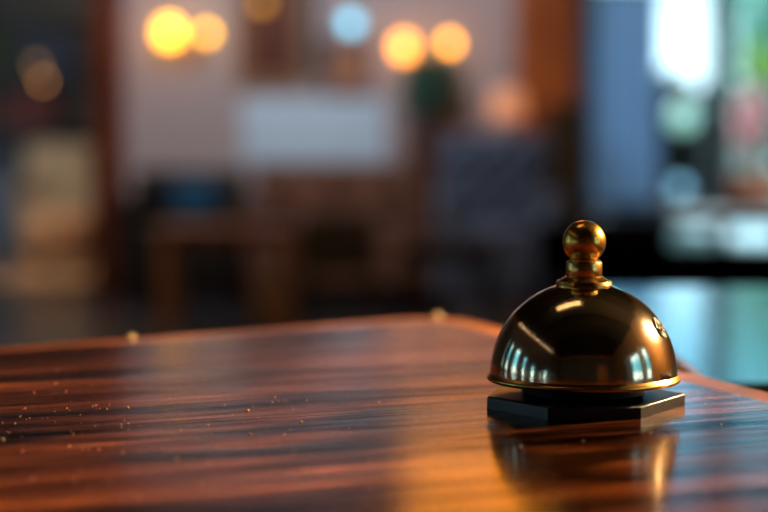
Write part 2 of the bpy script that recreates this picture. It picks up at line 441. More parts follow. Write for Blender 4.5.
# edge band: a solid ring with a rounded outer shoulder
eb = MB(); prof = [(.03, TZ - .035), (0.002, TZ - .035), (0, TZ - .03), (0, TZ - .012), (.0015, TZ - .006), (.005, TZ - .002), (.011, TZ - .0003), (.03, TZ)]
rings = [[eb.bm.verts.new((x, y, z)) for x, y in loc(outline(dd))] for dd, z in prof]
for a, bq in zip(rings, rings[1:]):
    for k in range(len(a)): eb.bm.faces.new((a[k], a[(k + 1) % len(a)], bq[(k + 1) % len(a)], bq[k]))
eb.build('edge_band', M_edge, TB)
MB().prism(loc(outline(.10)), TZ - .11, TZ - .0352).build('apron', M_darkwood, TB, False)
for c in corners:
    q = c + (tb_c - c) * .2
    MB().lathe([(.028, 0), (.03, .02), (.022, .06), (.034, .5), (.036, TZ - .11)], (q.x - tb_c.x, q.y - tb_c.y, 0), 20).build('leg', M_darkwood, TB)

# ------------------------------------------------------------------ BELL
B = onz(583, 405.5, TZ); PX = .8206 / F                    # metres per pixel at the bell
BELL = thing('service_bell', 'brass and nickel dome service bell on a black hexagonal base', 'bell', (B.x, B.y, TZ))
zt = .0056
pts = [onz(487, 396, TZ + zt), onz(548, 407, TZ + zt), onz(641, 406, TZ + zt), onz(685, 393, TZ + zt)]
pl = [Vector((p.x - B.x, p.y - B.y)) for p in pts]
cc = Vector((.0015, -.001))
pl.append(Vector((-pl[1].x * .7 + .004, .040))); pl.append(Vector((-.020, .043))); pl.append(Vector((pl[0].x + .006, .018)))
M_base = mat('black_base', (20, 22, 25), .36, var=.2, vscale=60, spec=.55, bump=.05, bscale=300)
bs = MB().prism([p[:] for p in pl], 0.0, zt, .0012, 3)
bs.build('base', M_base, BELL)
# metal for the dome: procedurally tarnished nickel over brass
def dome_mat(name, c1, c2, r0, r1, bump):
    m = bpy.data.materials.new(name); m.use_nodes = True; nt = m.node_tree; N = nt.nodes.new; L = nt.links.new; b = nt.nodes['Principled BSDF']
    b.inputs['Metallic'].default_value = 1
    tc = N('ShaderNodeTexCoord'); n = N('ShaderNodeTexNoise'); n.inputs['Scale'].default_value = 70; n.inputs['Detail'].default_value = 6; L(tc.outputs['Object'], n.inputs['Vector'])
    rp = N('ShaderNodeValToRGB'); e = rp.color_ramp.elements; e[0].position = .35; e[1].position = .65; e[0].color = s2l(c1); e[1].color = s2l(c2)
    L(n.outputs['Fac'], rp.inputs['Fac']); L(rp.outputs['Color'], b.inputs['Base Color'])
    mr = N('ShaderNodeMapRange'); mr.inputs['To Min'].default_value = r0; mr.inputs['To Max'].default_value = r1
    n2 = N('ShaderNodeTexNoise'); n2.inputs['Scale'].default_value = 900; n2.inputs['Detail'].default_value = 3; L(tc.outputs['Object'], n2.inputs['Vector'])
    L(n2.outputs['Fac'], mr.inputs['Value']); L(mr.outputs['Result'], b.inputs['Roughness'])
    bp = N('ShaderNodeBump'); bp.inputs['Strength'].default_value = bump; bp.inputs['Distance'].default_value = .0004; L(n2.outputs['Fac'], bp.inputs['Height']); L(bp.outputs['Normal'], b.inputs['Normal'])
    return m


M_dome = dome_mat('tarnished_nickel_brass', (206, 188, 158), (222, 208, 182), .08, .15, .06)
M_knob = dome_mat('satin_brass', (222, 172, 74), (236, 188, 92), .2, .3, .08)
M_rim = dome_mat('bright_brass', (218, 172, 92), (230, 186, 110), .2, .28, .05)
zr, R = .0129, .0420                                       # rim height, dome radius
# under-dome drum
MB().lathe([(.026, zt), (.0275, zt + .0008), (.0275, zr + .004), (.026, zr + .006)], n=64).build('drum', mat('drum_black', (5, 5, 6), .6, spec=.2), BELL)
pr = [(R * math.cos(a), zr + .0016 + R * math.sin(a)) for a in [math.radians(90 * k / 40) for k in range(0, 40)]]
pr = [p for p in pr if p[0] > .004]; pr.append((.004, zr + .0016 + R * .9955))
dm = MB().lathe(pr, n=128, cap=False).build('dome', M_dome, BELL, True)
# rolled rim
rp_ = []
for k in range(17):
    a = 2 * PI * k / 16; rp_.append((R + .0004 + .0012 * math.cos(a), zr + .0012 * math.sin(a)))
MB().lathe([(R - .0012, zr + .0012), (R + .0002, zr + .0022)] + rp_ + [(R - .002, zr - .001), (R - .0025, zr + .001), (R - .0012, zr + .0012)], n=128, cap=False).build('rim', M_rim, BELL)
za = zr + .0016 + R                                         # apex
col = [(.0, za - .002), (.0122, za - .0028), (.0128, za - .0014), (.0122, za + .0002), (.0106, za + .0008), (.0098, za + .0014), (.0088, za + .002), (.0084, za + .0022)]
MB().lathe(col, n=64).build('collar', M_rim, BELL)
zc = za + .0022
nk = [(0, zc), (.0079, zc), (.0081, zc + .0004), (.0081, zc + .0062), (.0077, zc + .0068), (.0062, zc + .0076), (.0046, zc + .0088), (.004, zc + .0102)]
MB().lathe(nk, n=64).build('neck', M_rim, BELL)
zb = zr + .0613; rb_ = .0097
kp = [(rb_ * math.cos(math.radians(a)), zb + rb_ * math.sin(math.radians(a))) for a in range(-66, 90, 4)] + [(0, zb + rb_)]
MB().lathe([(.0, zc + .009), (.004, zc + .0098)] + kp, n=64).build('knob', M_knob, BELL)
# embossed medallion on the right shoulder of the dome
em = MB()
eye = Vector((0, 0, CAMZ)) - (B + Vector((0, 0, zr)))
sx, sy = (657.5 - 583) * PX, (378 - 332) * PX
fw = eye.normalized(); rt_ = Vector((0, 0, 1)).cross(fw).normalized(); up_ = fw.cross(rt_)
nn = (rt_ * sx + up_ * sy + fw * math.sqrt(max(1e-8, R * R - sx * sx - sy * sy))).normalized()
cen = Vector((0, 0, zr + .0016)) + nn * R
t1 = Vector((0, 0, 1)).cross(nn).normalized(); t2 = nn.cross(t1)
def onface(a, r, h=0.0):
    p = nn * R + t1 * (r * math.cos(a)) + t2 * (r * math.sin(a))
    return Vector((0, 0, zr + .0016)) + p.normalized() * (R + h)
Rm = .0053
cv = em.bm.verts.new(onface(0, 0, .0003)); rr1 = [em.bm.verts.new(onface(2 * PI * k / 40, Rm * .6, .0003)) for k in range(40)]; rr2 = [em.bm.verts.new(onface(2 * PI * k / 40, Rm, .0003)) for k in range(40)]; rr3 = [em.bm.verts.new(onface(2 * PI * k / 40, Rm * 1.05, -.0004)) for k in range(40)]
for k in range(40):
    j = (k + 1) % 40
    em.bm.faces.new((cv, rr1[k], rr1[j])); em.bm.faces.new((rr1[k], rr2[k], rr2[j], rr1[j])); em.bm.faces.new((rr2[k], rr3[k], rr3[j], rr2[j]))
M_emb = mat('medallion_dark', (26, 23, 15), .6, 0, var=.3, vscale=900)
emo = em.build('medallion', M_emb, BELL); emo['label'] = 'dark round embossed medallion'
rl = MB()
rl.tube([onface(2 * PI * k / 40, Rm * .9, .0004) for k in range(40)], .00032, 6, True)
rl.tube([onface(.5 + 3.6 * s, Rm * (.25 + .4 * s), .0004) for s in [i / 14 for i in range(15)]], .00034, 6)
rl.tube([onface(3.6 + 3.2 * s, Rm * (.2 + .45 * s), .0004) for s in [i / 14 for i in range(15)]], .00034, 6)
rl.tube([onface(2.1, Rm * .62, .0004), onface(2.0, .0002, .0004), onface(5.3, Rm * .62, .0004)], .0003, 6)
rl.build('relief', mat('medallion_relief', (74, 66, 42), .5, .2), emo)

# beads coloured bright as glints on the table edge, and dust
M_glint = mat('glint_bright', (255, 226, 176), .12, var=.02, spec=1.0, coat=1)  # pale body colour paints the glint of each bead
for (px, py, r, lab) in ((437, 317, .0032, 'small bead coloured bright as a glint near the rounded far corner of the table'), (131, 338, .0024, 'small bead coloured bright as a glint on the far left edge of the table')):
    p = onz(px, py, TZ)
    o = MB().lathe([(0, 0), (r, 0), (r * .95, r * .35), (r * .7, r * .7), (r * .35, r * .88), (0, r * .92)], n=16, cap=False).build('glint_bead', M_glint, loc=(p.x, p.y, TZ))
    tag(o, lab, 'bead', 'beads coloured as glints on the table edge')
ds = MB(); rd = random.Random(5)
for k in range(250):
    if k < 130: px, py = rd.gauss(120, 110), rd.gauss(415, 30)
    else: px, py = rd.uniform(0, 768), rd.uniform(355, 505)
    if not (0 < px < 768 and 345 < py < 512) or (478 < px < 692 and 375 < py < 432): continue
    p = onz(px, py, TZ); s = rd.choice((.0002, .00026, .00032, .00045)) * (1.0 if rd.random() > .06 else 1.8)
    ds.ball((p.x, p.y, TZ + s * .4), s, 1, (1, rd.uniform(.6, 1.6), .6))
tag(ds.build('dust', mat('dust_specks', (190, 146, 100), .7), smooth=False), 'pale dust specks scattered over the dark table top', 'dust', kind='stuff')

# ------------------------------------------------------------------ FURNITURE (all stood on the floor)
def armchair(name, label, cat, cx, cy, wd, dp, hb, hs, m, mleg, rz=0, tuft=False, cushions=1, arms=True, group=None):
    t = thing(name, label, cat, (cx, cy, 0), rz, group)
    aw = .09 * min(1.3, wd / .62) if arms else 0
    lg = .12
    MB().box(0, 0, lg + (hs - .1 - lg) / 2, wd - .02, dp, hs - .1 - lg, .02).build('seat_frame', m, t)
    iw = wd - 2 * aw - .01
    for k in range(cushions):
        cxk = -iw / 2 + iw / cushions * (k + .5)
        MB().box(cxk, -.05, hs - .05, iw / cushions - .008, dp - .14, .1, .03, seg=3).build('seat_cushion', m, t)
    if tuft:
        mb = MB(); nx, nz = 26, 22; z0, z1 = hs, hb; G = []
        for j in range(nz + 1):
            row = []
            for i in range(nx + 1):
                a = i / nx; b_ = j / nz; q = abs(math.sin(PI * (a * 4 + b_ * 3))) * abs(math.sin(PI * (a * 4 - b_ * 3)))
                ed = min(1, min(a, 1 - a, 1 - b_) * 8)
                row.append(mb.bm.verts.new((-wd / 2 + .02 + a * (wd - .04), dp / 2 - .12 - .045 * q * ed + .03 * (1 - ed), z0 + b_ * (z1 - z0))))
            G.append(row)
        for j in range(nz):
            for i in range(nx): mb.bm.faces.new((G[j][i], G[j][i + 1], G[j + 1][i + 1], G[j + 1][i]))
        mb.box(0, dp / 2 - .045, (hs + hb) / 2, wd - .03, .09, hb - hs, .03, seg=3)
        bk = mb.build('backrest', m, t)
        for j in range(3):
            for i in range(4 - j % 2):
                MB().ball(((i - (3 - j % 2) / 2) * wd * .22, dp / 2 - .135, hs + .1 + j * .11), .011, 2, (1, .6, 1)).build('button', m, bk)
    else:
        MB().box(0, dp / 2 - .06, (hs - .1 + hb) / 2, wd - .02, .11, hb - hs + .1, .04, seg=3).build('backrest', m, t)
        if cushions > 1 or arms:
            for k in range(cushions):
                cxk = -iw / 2 + iw / cushions * (k + .5)
                MB().box(cxk, dp / 2 - .155, hs + (hb - hs) * .5, iw / cushions - .01, .1, (hb - hs) * .96, .04, seg=3).build('back_cushion', m, t)
    if arms:
        for s in (-1, 1): MB().box(s * (wd / 2 - aw / 2), -.02, (lg + hs + .16) / 2, aw, dp - .05, hs + .16 - lg, .03, seg=3).build('armrest', m, t)
    for s in (-1, 1):
        for q in (-1, 1): MB().lathe([(.012, 0), (.02, lg + .01)], (s * (wd / 2 - .06), q * (dp / 2 - .06), 0), 12).build('leg', mleg, t)
    return t


def table(name, label, cat, cx, cy, sx, sy, h, m, mleg, top=.03, leg=.035, rz=0, apron=.05):
    t = thing(name, label, cat, (cx, cy, 0), rz)
    MB().box(0, 0, h - top / 2, sx, sy, top, .006).build('tabletop', m, t)
    if apron: MB().box(0, 0, h - top - apron / 2, sx - .08, sy - .08, apron - .001).build('apron', m, t, False)
    for s in (-1, 1):
        for q in (-1, 1):
            MB().box(s * (sx / 2 - leg / 2 - .012), q * (sy / 2 - leg / 2 - .012), (h - top) / 2, leg, leg, h - top, .004).build('leg', mleg, t)
    return t


M_leather_dark = mat('dark_leather', (26, 18, 14), .5, var=.2, vscale=6)
M_leather_brown = mat('brown_leather', (112, 76, 60), .55, var=.22, vscale=5)
M_blue = mat('blue_velvet', (74, 88, 112), .75, var=.18, vscale=7, sheen=.2)
M_teal = mat('teal_cloth', (14, 82, 116), .8, var=.12)
M_seatbrown = mat('dark_brown_seat', (32, 20, 15), .5)

# dark armchair with the teal cushion
Y = 9.35; ax0, ax1 = X(122, Y), X(242, Y)
armchair('armchair', 'dark brown leather armchair with a teal cushion below the left wall lamp', 'armchair', (ax0 + ax1) / 2, Y + .1, ax1 - ax0, .72, .70, .42, M_leather_dark, M_darkwood)
tc_ = MB()
p = at(193, 196, 9.25)
g = bmesh.ops.create_icosphere(tc_.bm, subdivisions=4, radius=1)
for v in g['verts']:
    for ax in (0, 2): v.co[ax] = math.copysign(abs(v.co[ax]) ** .6, v.co[ax])
bmesh.ops.transform(tc_.bm, verts=g['verts'], matrix=Matrix.Rotation(.12, 4, 'X') @ Matrix.Diagonal((.125, .05, .112, 1)))
cu_ = tc_.build('cushion', M_teal, loc=(p.x, 9.19, .42 + .119)); tag(cu_, 'teal blue cushion leaning on the dark armchair', 'cushion')
# brown loveseat
Y = 9.45; ax0, ax1 = X(248, Y), X(424, Y)
armchair('sofa', 'small brown leather sofa with lit back cushions under the pale panel', 'sofa', (ax0 + ax1) / 2, Y + .1, ax1 - ax0, .74, .72, .42, M_leather_brown, M_darkwood, cushions=2)
# wooden coffee table with light legs
Y = 8.35; x0, x1 = X(160, Y), X(296, Y)
M_coffee = wood('coffee_wood', (70, 36, 18), (112, 62, 34), (150, 90, 52), .4, (1, 12, 12))
M_coffeeleg = wood('coffee_leg_wood', (110, 74, 48), (140, 98, 66), (166, 122, 86), .5, (12, 12, 1))
ct = table('coffee_table', 'brown wooden coffee table with paler legs in front of the dark armchair', 'table', (x0 + x1) / 2, Y, x1 - x0, .5, .47, M_coffee, M_coffeeleg, leg=.055)
# magazine stack on a lower rack: a pale wicker basket stands under the table
Y = 8.3; bx = X(272, Y)
bk = thing('wicker_basket', 'pale tan wicker basket standing under the brown coffee table', 'basket', (bx - .02, Y, 0))
MB().lathe([(.07, 0), (.085, .02), (.1, .2), (.104, .215), (.096, .215), (.09, .2), (.075, .02), (0, .015)], n=28, cap=False).build('basket_body', mat('wicker', (150, 116, 84), .8, var=.35, vscale=60, bump=.3, bscale=90), bk)
MB().tube([(-.1 * math.cos(a), 0, .21 + .12 * math.sin(a)) for a in [PI * k / 14 for k in range(15)]], .006).build('handle', mat('wicker', (150, 116, 84)), bk)
# dark low chair facing away
Y = 7.9; x0, x1 = X(301, Y), X(376, Y)
ch = thing('low_chair', 'low dark brown chair with solid back standing before the brown sofa', 'chair', ((x0 + x1) / 2, Y, 0))
cw = x1 - x0
MB().box(0, .02, .33, cw, .34, .06, .015).build('seat', M_seatbrown, ch)
MB().box(0, -.15, .44, cw, .045, .2, .02).build('backrest', M_seatbrown, ch)
for s in (-1, 1):
    for q in (-.12, .16): MB().box(s * (cw / 2 - .025), q, .15, .034, .034, .3, .004).build('leg', M_darkwood, ch)
# black coffee table in front of blue armchair
Y = 7.3; x0, x1 = X(398, Y), X(494, Y)
table('side_table', 'black low table in front of the blue tufted armchair', 'table', (x0 + x1) / 2, Y, x1 - x0, .42, .46, M_black, M_black, top=.03, leg=.03, apron=.05)
# blue tufted armchair
Y = 8.75; x0, x1 = X(437, Y), X(562, Y)
armchair('tufted_armchair', 'blue-grey tufted armchair beside the wooden pillar', 'armchair', (x0 + x1) / 2, Y + .15, x1 - x0, .66, .885, .44, M_blue, M_darkwood, tuft=True)
# dark cabinet between pillar foot and curtain
Y = 9.75; x0, x1 = X(546, Y), X(584, Y)
cb = thing('cabinet', 'narrow dark wooden cabinet in front of the wooden pillar', 'cabinet', ((x0 + x1) / 2, 9.72, 0))
cwid = x1 - x0
MB().box(0, 0, .52, cwid, .3, 1.0, .006).build('carcass', M_darkwood, cb)
dr = MB().box(0, -.159, .54, cwid - .03, .018, .9, .004).build('door', M_darkwood, cb)
MB().ball((cwid / 2 - .035, -.176, .6), .01, 2).build('knob', M_brass, dr)
MB().box(0, -.005, 1.032, cwid + .02, .32, .024, .006).build('top', M_darkwood, cb)
# pedestal with plant
Y = 10.12; x0, x1 = X(404, Y), X(438, Y)
pdx = (x0 + x1) / 2
M_ped = wood('pedestal_wood', (58, 28, 12), (98, 52, 24), (128, 72, 34), .45, (12, 12, 1))
pd = thing('plant_stand', 'brown wooden plant stand carrying a leafy plant beside the blue armchair', 'plant stand', (pdx, Y, 0))
MB().box(0, 0, .45, .15, .15, .84, .008).build('column', M_ped, pd); MB().box(0, 0, .015, .2, .2, .03, .006).build('base', M_ped, pd); MB().box(0, 0, .885, .2, .2, .03, .006).build('top', M_ped, pd)
pp = thing('potted_plant', 'dark green leafy plant in a grey pot on the brown plant stand', 'plant', (pdx + .02, Y, .9))
MB().lathe([(.05, 0), (.06, .01), (.075, .12), (.08, .125), (.08, .14), (.07, .14), (.066, .12), (0, .115)], n=28, cap=False).build('pot', mat('grey_pot', (96, 92, 96), .5), pp)
lf = MB(); rnd = random.Random(3)
for k in range(420):
    a = rnd.uniform(0, 2 * PI); rr = rnd.random() ** .6 * .14; z = .13 + rnd.random() * .27
    lf.leaf((rr * math.cos(a) + .03, rr * math.sin(a), z), .07, rnd)
lf.build('foliage', mat('green_leaf', (74, 118, 102), .5, var=.3, vscale=20), pp, False)
MB().tube([(0, 0, .1), (.01, 0, .2), (.02, 0, .3)], .006).build('stem', M_ped, pp)
# lamp with peach shade on a thin pole behind the armchair
Y = 9.6; lx = X(507, Y); lz = Zp(106, Y)
fl = thing('floor_lamp', 'slim floor lamp with a glowing peach shade behind the blue armchair', 'floor lamp', (lx, Y, 0))
MB().lathe([(.11, 0), (.11, .012), (.02, .03)], n=28).build('base', M_darkmetal, fl)
MB().tube([(0, 0, .02), (0, 0, lz - .05)], .009).build('pole', M_darkmetal, fl)
MB().lathe([(.075, lz - .075), (.1, lz - .05), (.085, lz + .06), (.05, lz + .09)], n=28, cap=False).build('lamp_shade', mat('peach_shade', (220, 170, 140), .8, emit=(255, 160, 105), estr=.5), fl)

# black glossy table at the right
bx0, bx1 = .60, 1.95
M_satin = mat('black_matte', (5, 5, 6), .8, spec=0)
bt = table('black_table', 'long matte black table with two painted window reflections before the bright window', 'table', (bx0 + bx1) / 2, 6.4, bx1 - bx0, 1.7, .53, M_satin, M_satin, top=.045, leg=.06, apron=.13)
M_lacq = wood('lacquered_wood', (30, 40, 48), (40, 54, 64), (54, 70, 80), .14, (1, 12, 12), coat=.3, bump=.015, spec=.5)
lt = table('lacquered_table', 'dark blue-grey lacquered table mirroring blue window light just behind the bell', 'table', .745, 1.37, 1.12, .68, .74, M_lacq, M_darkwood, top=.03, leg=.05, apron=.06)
M_reflect = mat('reflection_cyan', (110, 215, 240), .45, var=.03)  # cyan colour stands in for window light mirrored on the tabletop
for pa, pb_, lab in ((670, 710, 'cyan sheet painted as a window reflection on the black table, left one of two'), (726, 775, 'cyan sheet painted as a window reflection on the black table, right one of two')):
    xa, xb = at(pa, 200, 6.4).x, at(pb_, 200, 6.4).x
    tag(MB().box((xa + xb) / 2, 6.35, .532, xb - xa, 1.3, .004, .0015, rz=-math.atan2((xa + xb) / 2, 6.35)).build('reflection_sheet', M_reflect), lab, 'reflection_sheet', 'sheets painted as window reflections on the black table')
# dark bench behind it under the window
bn = thing('bench', 'dark upholstered bench under the window behind the black table', 'bench', (1.8, 9.55, 0))
MB().box(0, 0, .42, 1.2, .42, .1, .03, seg=3).build('seat', mat('bench_cloth', (16, 15, 18), .6), bn)
MB().box(0, 0, .35, 1.12, .36, .04).build('rail', M_darkwood, bn, False)
for s in (-1, 1):
    for q in (-1, 1): MB().box(s * .53, q * .16, .165, .05, .05, .33, .004).build('leg', M_darkwood, bn)

# ------------------------------------------------------------------ things on the far wall
M_yellow = mat('yellow_glow_shade', (255, 220, 120), .6, emit=(255, 178, 36), estr=9)
M_yellow2 = mat('amber_glow_shade', (255, 210, 100), .6, emit=(255, 186, 4), estr=10)
M_orange = mat('orange_glow_shade', (255, 200, 120), .6, emit=(255, 162, 56), estr=6.5)
M_orange2 = mat('golden_glow_shade', (255, 200, 120), .6, emit=(255, 170, 38), estr=10.5)


def sconce(label, pa, pb, ma, mb_, ra_, rb2):
    y = FW - .14; a = at(*pa, y); b2 = at(*pb, y); mid = (a + b2) / 2
    t = thing('wall_lamp', label, 'wall lamp', (mid.x, FW, mid.z), 0, 'twin wall lamps on the pale wall')
    MB().box(0, -.012, -.08, .07, .024, .14, .01).build('wall_plate', M_brass, t)
    for q, m, rr in ((a, ma, ra_), (b2, mb_, rb2)):
        dxx = q.x - mid.x; dzz = q.z - mid.z
        MB().tube([(dxx * s, -.02 - .12 * math.sin(s * PI / 2), -.1 + (dzz + .1 - rr * 1.1) * s ** 2) for s in [k / 8 for k in range(9)]], .007).build('arm', M_brass, t)
        MB().lathe([(rr * .55, -rr * 1.1), (rr * .9, -rr * .6), (rr, 0), (rr * .85, rr * .7), (rr * .5, rr), (rr * .3, rr * 1.02)], (dxx, -.14, dzz), 24).build('lamp_shade', m, t)
    return t


sconce('twin brass wall lamp glowing bright yellow on the wall near the doorway', (169, 32), (207, 33), M_yellow, M_yellow2, .055, .026)
sconce('twin brass wall lamp glowing orange on the wall above the plant', (404, 47), (450, 43), M_orange, M_orange2, .052, .03)


def frame(label, px0, py0, px1, py1, mf, mpic, fwid, name='picture_frame'):
    Y_ = FW; a = at(px0, py1, Y_); b = at(px1, py0, Y_)
    t = thing(name, label, 'picture', ((a.x + b.x) / 2, Y_, (a.z + b.z) / 2))
    W, H = b.x - a.x, b.z - a.z; f = MB()
    f.box(-W / 2 + fwid / 2, -.016, 0, fwid, .03, H, .005); f.box(W / 2 - fwid / 2, -.016, 0, fwid, .03, H, .005)
    f.box(0, -.016, H / 2 - fwid / 2, W - 2 * fwid, .03, fwid, .005); f.box(0, -.016, -H / 2 + fwid / 2, W - 2 * fwid, .03, fwid, .005)
    f.build('frame', mf, t); MB().box(0, -.008, 0, W - 2 * fwid + .004, .014, H - 2 * fwid + .004).build('picture', mpic, t, False)
    return t


M_tanframe = mat('tan_frame', (150, 112, 84), .5, var=.1)
frame('large dark brown painting in a tan frame left of the pale blue globe', 236, -70, 308, 88, M_tanframe, mat('dark_brown_picture', (98, 44, 20), .5, var=.35, vscale=9), .066)
frame('tan picture in a slim dark frame below the pale blue globe', 320, 38, 372, 98, mat('slate_frame', (84, 90, 102), .5), mat('tan_picture', (168, 120, 92), .6, var=.4, vscale=14), .032)
frame('narrow teal picture beside the large brown painting', 310, -20, 319, 78, mat('teal_dark', (30, 52, 66), .5), mat('teal_picture', (40, 72, 92), .6, var=.3, vscale=12), .012)
pb = at(386, 163, FW); pa = at(242, 98, FW)
o = MB().box((pa.x + pb.x) / 2, FW - .02, (pa.z + pb.z) / 2, pb.x - pa.x, .038, pa.z - pb.z, .01).build('wall_panel', mat('pale_blue_panel', (205, 228, 245), .7, var=.05))
tag(o, 'plain pale blue-white panel on the wall above the brown sofa', 'panel')


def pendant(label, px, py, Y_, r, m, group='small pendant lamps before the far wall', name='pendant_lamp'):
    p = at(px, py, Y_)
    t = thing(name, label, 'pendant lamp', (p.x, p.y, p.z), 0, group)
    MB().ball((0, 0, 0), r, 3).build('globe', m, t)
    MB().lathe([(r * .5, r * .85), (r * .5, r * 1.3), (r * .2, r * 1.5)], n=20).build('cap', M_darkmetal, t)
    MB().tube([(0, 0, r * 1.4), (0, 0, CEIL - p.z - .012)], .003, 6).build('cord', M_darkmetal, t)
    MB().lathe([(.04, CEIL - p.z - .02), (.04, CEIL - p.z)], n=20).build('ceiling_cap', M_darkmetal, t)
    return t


pendant('added pale blue globe standing in for a window reflection above the slim framed tan picture', 351, 23, 9.3, .042, mat('window_glint_globe', (170, 215, 235), .3, emit=(92, 176, 204), estr=5))  # glowing globe added in place of a window reflection
pendant('dim amber pendant lamp hanging over the large brown painting', 262, 3, 9.3, .03, mat('dim_amber_globe', (220, 170, 80), .4, emit=(224, 150, 40), estr=2.4))

# ------------------------------------------------------------------ room beyond the doorway
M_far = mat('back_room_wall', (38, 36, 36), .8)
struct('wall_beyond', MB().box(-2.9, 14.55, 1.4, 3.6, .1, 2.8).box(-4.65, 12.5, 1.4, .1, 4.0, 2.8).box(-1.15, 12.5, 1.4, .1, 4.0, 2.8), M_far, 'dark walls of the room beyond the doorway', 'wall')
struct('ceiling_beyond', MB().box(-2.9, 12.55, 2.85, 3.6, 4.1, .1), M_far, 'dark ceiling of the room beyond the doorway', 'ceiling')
Y = 12.9; x0, x1 = X(10, Y), X(94, Y)
armchair('pale_armchair', 'cream upholstered armchair seen through the open doorway', 'armchair', (x0 + x1) / 2, Y + .2, x1 - x0, .7, .82, .42, mat('cream_cloth', (168, 152, 132), .85), M_darkwood)
Y = 11.75; x0, x1 = X(28, Y), X(92, Y)
ot = thing('ottoman', 'tan upholstered ottoman in front of the cream armchair through the doorway', 'ottoman', ((x0 + x1) / 2, Y, .006))
MB().box(0, 0, .24, x1 - x0, .4, .26, .05, seg=3).build('seat', mat('tan_cloth', (190, 146, 108), .85), ot)
for s in (-1, 1):
    for q in (-1, 1): MB().lathe([(.014, 0), (.02, .12)], (s * .13, q * .13, 0), 12).build('leg', M_darkwood, ot)
tag(MB().box(-2.35, 11.7, .003, 1.1, 1.9, .006, .002).build('rug', mat('beige_rug', (170, 134, 100), .95, var=.15, vscale=20)), 'beige rug on the floor beyond the doorway', 'rug')
bcx = X(48, 14.1)
bc = thing('bookcase', 'dark wooden bookcase with blue and red books beyond the doorway', 'bookcase', (bcx, 14.25, 0))
bwid = 1.15
for s in (-1, 1): MB().box(s * bwid / 2, 0, 1.05, .03, .3, 2.1).build('side_panel', M_darkwood, bc, False)
MB().box(0, .14, 1.05, bwid, .02, 2.1).build('back_panel', M_darkwood, bc, False)
shz = [.06, .46, .92, 1.36, 1.84, 2.09]
for z in shz: MB().box(0, -.01, z, bwid - .03, .28, .025).build('shelf', M_darkwood, bc, False)
bcol = {'blue': (22, 44, 78), 'maroon': (92, 34, 36), 'green': (28, 54, 30)}
rnd = random.Random(11)
for sh, cname, n in ((1.36, 'blue', 9), (.92, 'maroon', 9), (1.36, 'green', 5)):
    xx = -bwid / 2 + (.36 if cname == 'blue' else .2 if cname == 'maroon' else .03)
    for k in range(n):
        bwd = rnd.uniform(.04, .06); bh = rnd.uniform(.24, .34)
        bo = MB().box(0, 0, bh / 2, bwd - .003, .19, bh, .003).build('book', mat(cname + '_book_cover', bcol[cname], .6), loc=(bcx + xx + bwd / 2, 14.2, sh + .0128))
        tag(bo, 'dark %s book in the row on the %s shelf of the dark bookcase' % (cname, 'lower' if cname == 'maroon' else 'upper'), 'book', '%s books on the dark bookcase' % cname)
        xx += bwd
M_dimbulb = mat('dim_bulb', (220, 170, 120), .4, emit=(190, 128, 76), estr=9)
M_dimbulb2 = mat('dimmer_bulb', (200, 160, 110), .4, emit=(150, 112, 62), estr=8)


def bulb(label, px, py, Y_, m):
    p = at(px, py, Y_); t = thing('hanging_bulb', label, 'bulb', (p.x, p.y, p.z), 0, 'bulbs beyond the doorway')
    MB().ball((0, 0, 0), .017, 3, (1, 1, 1.15)).build('glass', m, t); MB().lathe([(.011, .016), (.011, .05)], n=14).build('socket', M_darkmetal, t)
    MB().tube([(0, 0, .045), (0, 0, 2.8 - p.z)], .003, 6).build('cord', M_darkmetal, t)


bulb('dim bare bulb, lower of two hanging beyond the doorway', 43, 81, 12.1, M_dimbulb)
bulb('dim bare bulb, upper of two hanging beyond the doorway', 36, 65, 12.4, M_dimbulb2)
vs = thing('floor_vase', 'slate blue floor vase at the far left beyond the doorway', 'vase', (X(1, 11.2), 11.2, 0))
MB().lathe([(.06, 0), (.075, .02), (.1, .3), (.085, .55), (.05, .7), (.06, .74), (.05, .74), (.04, .7), (.07, .5), (0, .1)], n=28, cap=False).build('body', mat('slate_blue_glaze', (96, 116, 140), .3), vs)

# ------------------------------------------------------------------ outside the window
struct('ground', MB().box(2, 19, -.06, 26, 12, .1), mat('pavement', (110, 116, 118), .8, var=.1, vscale=1), 'grey pavement outside the window', 'ground')


def bush(name, label, cat, cx, cy, z0, rx, ry, rz_, n, size, m, stem=True, seed=1, gr=None):
    t = thing(name, label, cat, (cx, cy, 0), 0, gr); r = random.Random(seed); mb = MB()
    for k in range(n):
        while True:
            v = Vector((r.uniform(-1, 1), r.uniform(-1, 1), r.uniform(-1, 1)))
            if v.length < 1: break
        mb.leaf((v.x * rx, v.y * ry, z0 + rz_ + v.z * rz_), size * r.uniform(.7, 1.3), r)
    mb.build('foliage', m, t, False)
    if stem: MB().tube([(0, 0, 0), (.02, 0, z0 * .5 + .1), (0, 0, z0 + rz_ * .8)], .035, 10, r2=.02).build('trunk', M_darkwood, t)
    return t


def leafmat(name, c, tr):
    m = mat(name, c, .6, var=.3, vscale=3); nt = m.node_tree; b = nt.nodes['Principled BSDF']
    t = nt.nodes.new('ShaderNodeBsdfTranslucent'); t.inputs['Color'].default_value = s2l(tr); x = nt.nodes.new('ShaderNodeMixShader'); x.inputs['Fac'].default_value = .45
    nt.links.new(b.outputs[0], x.inputs[1]); nt.links.new(t.outputs[0], x.inputs[2]); nt.links.new(x.outputs[0], nt.nodes['Material Output'].inputs['Surface'])
    return m


